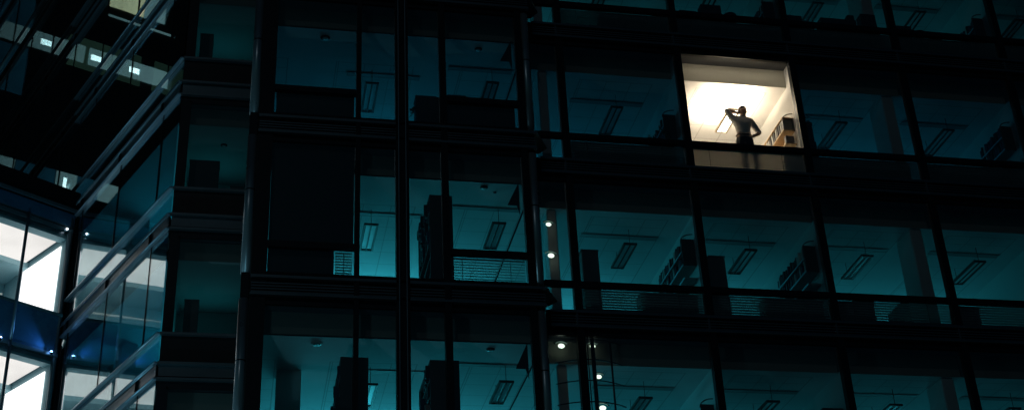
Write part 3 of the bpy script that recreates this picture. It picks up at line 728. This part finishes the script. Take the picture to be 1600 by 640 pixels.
for q, e in ((5, 24), (6, 24), (7, 16)):
    p = LF(5.2, 2.2, wr[q] - .3); area('hall_light', p, -DV * .8 + NV * -.2 + Vector((0, 0, .8)), 1.2, 1.2, e, (.04, .62, .80))
# furniture behind the narrow front
bx = cupboard(-8.42, -7.72, CY + .55, CY + .95, wr[5] - .655, wr[5] + 1.10, 'darkwood', 'big dark cupboard standing in the narrow window of the glass wing')
cupboard(-8.30, -7.98, CY + .9, CY + 1.3, wr[6] - .655, wr[6] + 1.25, 'grey', 'slim olive-grey cupboard in the lower narrow window of the glass wing', 1)
cupboard(-8.42, -8.10, CY + .8, CY + 1.3, wr[4] - .655, wr[4] + 1.35, 'grey', 'olive-grey cupboard in the top narrow window of the glass wing', 1)
fitting(-7.66, CY + 1.2, wr[5] + 2.0, .085, 'speaker', 'dark round downlight above the big cupboard in the glass wing')
# a small file rack at the lower right corner of that window
box_thing('file_rack', -7.42, -7.12, CY + .2, CY + .45, wr[5] - .72, wr[5] + .24, 'grey', 'small slatted rack in the corner beside the big dark cupboard', 'rack', .02)

fs = thing('file_shelf', LF(6.5, 1.65, wr[6] + 1.9), 'two-tier shelf of pale files standing inside the long glass face', 'shelf')
for zz in (5.90, 6.24): MB().box(6.42, 6.74, 1.24, 2.15, zz + ZO - .03, zz + ZO, LF).build('shelf_board', 'grey', fs)
MB().box(6.42, 6.74, 1.20, 1.235, 4.4 + ZO - .35, 6.3 + ZO, LF).build('end_panel', 'grey', fs)
for zz in (5.90, 6.24):
    t = 1.30
    while t < 2.1:
        if random.random() < .85:
            o = binder(0, 0, 0, random.choice(('bblue', 'bwhite', 'bblue', 'bwhite')), 'file on the two-tier shelf inside the long glass face', 'files on the two-tier shelf', random.choice((.26, .29)))
            o.location = LF(6.70, t, zz + ZO + .003); o.rotation_euler = (0, 0, R(114.5))
        t += .085
# end wall added inside the wing; its glowing strips stand in for reflections
EW = 22.5
hall = empty_part('added_end_wall', wing)
MB().box(EW, EW + .2, .05, 9.3, LINKTOP, wr[-1] + 3.3, LF).build('wall_face', 'darkwall', hall)
def strip(t0, t1, z0, z1, m, name='reflection_strip', d0=.06):
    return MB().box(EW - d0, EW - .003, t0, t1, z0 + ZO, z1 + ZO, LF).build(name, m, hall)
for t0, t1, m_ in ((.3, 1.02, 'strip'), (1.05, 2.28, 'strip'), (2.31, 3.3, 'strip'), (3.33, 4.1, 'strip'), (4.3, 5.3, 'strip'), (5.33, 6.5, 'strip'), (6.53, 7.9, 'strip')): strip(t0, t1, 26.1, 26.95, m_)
for t in (2.2, 4.38, 6.1): strip(t, t + .45, 26.36, 26.62, 'striplamp', 'reflected_lamp', .09)
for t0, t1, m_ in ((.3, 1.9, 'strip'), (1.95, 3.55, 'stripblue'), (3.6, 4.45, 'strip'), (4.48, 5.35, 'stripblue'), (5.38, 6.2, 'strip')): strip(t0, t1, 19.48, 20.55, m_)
for t in (3.9,): strip(t, t + .14, 19.6, 20.3, 'striplamp', 'reflected_lamp', .09)
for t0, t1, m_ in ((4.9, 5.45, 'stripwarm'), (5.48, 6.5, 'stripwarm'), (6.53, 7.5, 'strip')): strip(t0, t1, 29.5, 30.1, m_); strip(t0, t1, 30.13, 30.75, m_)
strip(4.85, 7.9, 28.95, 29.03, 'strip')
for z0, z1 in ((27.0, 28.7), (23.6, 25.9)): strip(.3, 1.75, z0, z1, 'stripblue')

# ------------------------------------------------------------------ low lit block at the far left
UV = Vector((math.cos(R(35)), math.sin(R(35)), 0)); MV = Vector((UV.y, -UV.x, 0))
PC = LF(7.05, -.02, 0)
def FB(u, v, z): return PC + UV * u - MV * v + Vector((0, 0, z))
link = thing('lit_office_block', tuple(PC), 'low brightly lit glass block with luminous ceilings at the far left', 'building')
UL = -9.5
MB().box(UL, .0, -.1, 6, 10.05 + ZO, 10.70 + ZO, FB).build('roof', 'spandrel', link)
MB().box(UL, -.0, -.16, -.1, 10.02 + ZO, 10.12 + ZO, FB).build('roof_rim', 'linktrim', link)
MB().box(UL, -.05, -.04, .0, 9.62 + ZO, 10.0 + ZO, FB).build('fascia', 'bluepanel', link)
for f_ in range(3):
    z = 9.43 - 3.7 * f_ + ZO
    MB().box(UL, -.06, -.06, .02, z, z + .10, FB).box(UL, -.06, -.03, .02, z + .14, z + .19, FB).build('head_beam', 'linktrim', link)
    MB().box(UL, -.2, .022, .33, z - .20, z - .125, FB).build('front_soffit', 'linkwall', link)
    MB().box(UL, -.30, .335, 2.05, z - .17, z - .15, FB).build('luminous_ceiling', 'lumin', link)
    MB().box(UL, -.2, .02, 3.4, z - .12, z - .02, FB).build('ceiling_void', 'linktrim', link)
    MB().box(UL, -.2, 2.05, 3.4, z - .32, z - .14, FB).build('ceiling_edge', 'linkwall', link)
    MB().box(-.23, -.20, .24, 2.3, z - 2.45, z - .34, FB).build('backlit_wall', 'luminwall', link)
    MB().box(-.19, -.05, .03, 3.4, z - 2.5, z - .02, FB).build('side_wall', 'linkwall', link)
    MB().box(UL, -.2, 3.4, 3.5, z - 2.5, z - .12, FB).build('back_wall', 'linkwall', link)
    MB().box(UL, -.2, .05, 3.4, z - 3.0, z - 2.52, FB).build('floor_slab', 'linkwall', link)
    MB().box(-1.9, -.75, 3.30, 3.39, z - 2.2, z - 1.25, FB).build('backlit_panel', 'lumin', link)
    pp = MB()
    for h in (1.05, 1.3, 1.5, 1.7): pp.tube([FB(UL, 2.6, z - h), FB(-.6 - .25 * (h > 1.1), 2.6, z - h)], .03, 6)
    pp.build('steel_rail', 'fitting', link, True)
    MB().box(UL, -.06, -.03, -.01, z - 3.60, z - 2.52, FB).build('spandrel_panel', 'bluepanel', link)
    MB().box(UL, -.06, -.07, .0, z - 2.54, z - 2.46, FB).build('sill_rim', 'linktrim', link)
    u = -1.42
    while u > UL:
        MB().tube([FB(u, -.08, z - 3.6), FB(u, -.08, z + .15)], .045, 10).build('mullion', 'linktrim', link, True)
        MB().box(u - 1.38, u - .03, .0, .012, z - 2.46, z, FB).build('pane', 'glass', link)
        u -= 1.42
    MB().box(-1.38, -.17, .0, .012, z - 2.46, z, FB).build('pane', 'glass', link)
MB().tube([FB(-.11, .02, -3 + ZO), FB(-.11, .02, 9.9 + ZO)], .075, 14).build('corner_column', 'linktrim', link, True)
MB().box(.02, .10, -.1, .02, 0, 10.0 + ZO, FB).box(.14, .20, -.1, .02, 0, 10.0 + ZO, FB).build('corner_post', 'frame', link)
MB().box(UL, 0, .05, 6, 0, -1.2 + ZO, FB).build('plinth_wall', 'spandrel', link)
# unseen tower added beyond the low block so the long glass face mirrors dark
tower = thing('added_mirror_tower', LF(26, -14, 0), 'unseen dark tower behind the low lit block, added to be mirrored in the glass face', 'building')
MB().box(24.5, 34, -46, -.6, 0, 75, LF).build('wall', 'spandrel', tower)
for q in range(30):
    t = -random.uniform(2, 30); z = 12 + 3.7 * random.randrange(2, 14); wd = random.choice((1.2, 2.4, 3.6))
    MB().box(24.42, 24.49, t - wd, t, z, z + random.choice((.8, 1.6)), LF).build('window', 'stripdim', tower)  # dim glowing panes added to vary the mirrored view
for f_, nm in ((0, 'upper'), (1, 'lower')):
    z = 9.43 - 3.7 * f_ + ZO
    for u, wd, hh in ((-1.15, .5, .9), (-2.6, .8, 1.1)):
        c = thing('filing_cabinet', FB(u, 2.9, z - 2.51), f'grey filing cabinet {"nearest the round mullion" if u > -2 else "further left"} in the {nm} lit room', 'cabinet')
        MB().box(u - wd / 2, u + wd / 2, 2.7, 3.1, z - 2.515, z - 2.515 + hh, FB).build('carcass', 'linktrim', c)
        for q in range(3): MB().box(u - wd / 2 + .02, u + wd / 2 - .02, 2.675, 2.697, z - 2.49 + q * hh / 3, z - 2.53 + (q + 1) * hh / 3, FB).build('drawer', 'linkwall', c)
# small blue uplights on the blue glass band
for n_, (u, z) in enumerate(((-.30, 5.80), (-1.72, 5.80), (-3.1, 5.80), (-4.5, 5.80))):
    o = thing('blue_uplight', FB(u, -.14, z + ZO), ('blue spotlight at the right end of the blue glass band', 'blue spotlight left of the round mullion on the blue glass band', 'third blue spotlight along the blue glass band', 'fourth blue spotlight along the blue glass band')[n_], 'spotlight', 'blue spotlights')
    p = FB(u, -.14, z + ZO)
    MB().ball(p, .032).build('lens', 'bluelamp', o, True)
    MB().tube([p + Vector((0, 0, -.07)), p + Vector((0, 0, -.02))], [.03, .045], 10).build('housing', 'frame', o)
    l = bpy.data.lights.new('blue_spot', 'SPOT'); l.energy = 22; l.color = (.16, .42, 1); l.spot_size = R(75); l.spot_blend = .8; l.shadow_soft_size = .03
    lo = bpy.data.objects.new('blue_spot', l); col.objects.link(lo); lo.location = p + MV * .05
    lo.rotation_euler = (UV * -1.0 + Vector((0, 0, .42)) - MV * .16).to_track_quat('-Z', 'Y').to_euler()
o = thing('white_led', FB(-.28, -.1, 9.46 + ZO), 'tiny white lamp at the top right corner of the lit block', 'lamp')
MB().ball(FB(-.28, -.1, 9.47 + ZO), .03).build('lens', 'whiteled', o, True)
MB().ball(FB(-.28, -.075, 9.47 + ZO), .035, (1, 1, .6)).build('housing', 'frame', o, True)

# courtyard lamp posts standing in front of the glass wing, below the picture
for n_, (x, y) in enumerate(((-13.2, .5), (-8.5, -7.5))):
    o = thing('courtyard_lamp', (x, y, 0), ('lamp post standing before the low lit block', 'lamp post standing nearer the paving edge')[n_], 'lamp post')
    MB().tube([(x, y, 0), (x, y, 3.6)], [.07, .045], 12).build('post', 'frame', o, True)
    MB().tube([(x, y, 0), (x, y, .12)], [.16, .14], 14).build('base', 'frame', o, True)
    MB().ball((x, y, 3.82), .2).build('globe', 'globe', o, True)
    l = bpy.data.lights.new('lamp_bulb', 'POINT'); l.energy = (640, 120)[n_]; l.color = (.30, .78, 1); l.shadow_soft_size = .2
    lo = bpy.data.objects.new('lamp_bulb', l); col.objects.link(lo); lo.location = (x, y, 4.3)
# ------------------------------------------------------------------ camera, sky, moonlight
cam = bpy.data.cameras.new('Camera'); co = bpy.data.objects.new('Camera', cam); col.objects.link(co); sc.camera = co
cam.sensor_fit = 'HORIZONTAL'; cam.sensor_width = 36; cam.lens = 36 * 2155.4887 / 1600; cam.clip_end = 2000; cam.clip_start = .1
right = Vector((0.98123197, -0.18744222, -0.04526841)); fwd = Vector((0.18523659, 0.85101155, 0.49139266)); up = Vector((-0.05358379, -0.49055556, 0.8697609))
mw = Matrix((right, up, -fwd)).transposed().to_4x4(); mw.translation = (-6.9032, -25.3242, -9.1448 + ZO)
co.matrix_world = mw

w = bpy.data.worlds.new('World'); sc.world = w; w.use_nodes = True
nt = w.node_tree; sky = nt.nodes.new('ShaderNodeTexSky'); sky.sky_type = 'NISHITA'; sky.sun_disc = False
sky.sun_elevation = R(30); sky.sun_rotation = R(200)
tint = nt.nodes.new('ShaderNodeVectorMath'); tint.operation = 'MULTIPLY'; tint.inputs[1].default_value = (.16, .74, 1)     # deep blue night air
nt.links.new(sky.outputs[0], tint.inputs[0]); nt.links.new(tint.outputs[0], nt.nodes['Background'].inputs[0]); nt.nodes['Background'].inputs[1].default_value = .0016
sun = bpy.data.lights.new('Sun', 'SUN'); sun.energy = .02; sun.angle = R(.5); sun.color = (.8, .9, 1)
so = bpy.data.objects.new('Sun', sun); col.objects.link(so); so.rotation_euler = (R(60), 0, R(-20))

sc.view_settings.view_transform = 'Standard'; sc.view_settings.look = 'None'; sc.view_settings.exposure = 0; sc.view_settings.gamma = 1
sc.render.engine = 'CYCLES'
sc.cycles.use_denoising = True
sc.cycles.max_bounces = 8; sc.cycles.diffuse_bounces = 4; sc.cycles.glossy_bounces = 4; sc.cycles.transparent_max_bounces = 24
sc.cycles.caustics_reflective = False; sc.cycles.caustics_refractive = False
sc.cycles.sample_clamp_indirect = 4
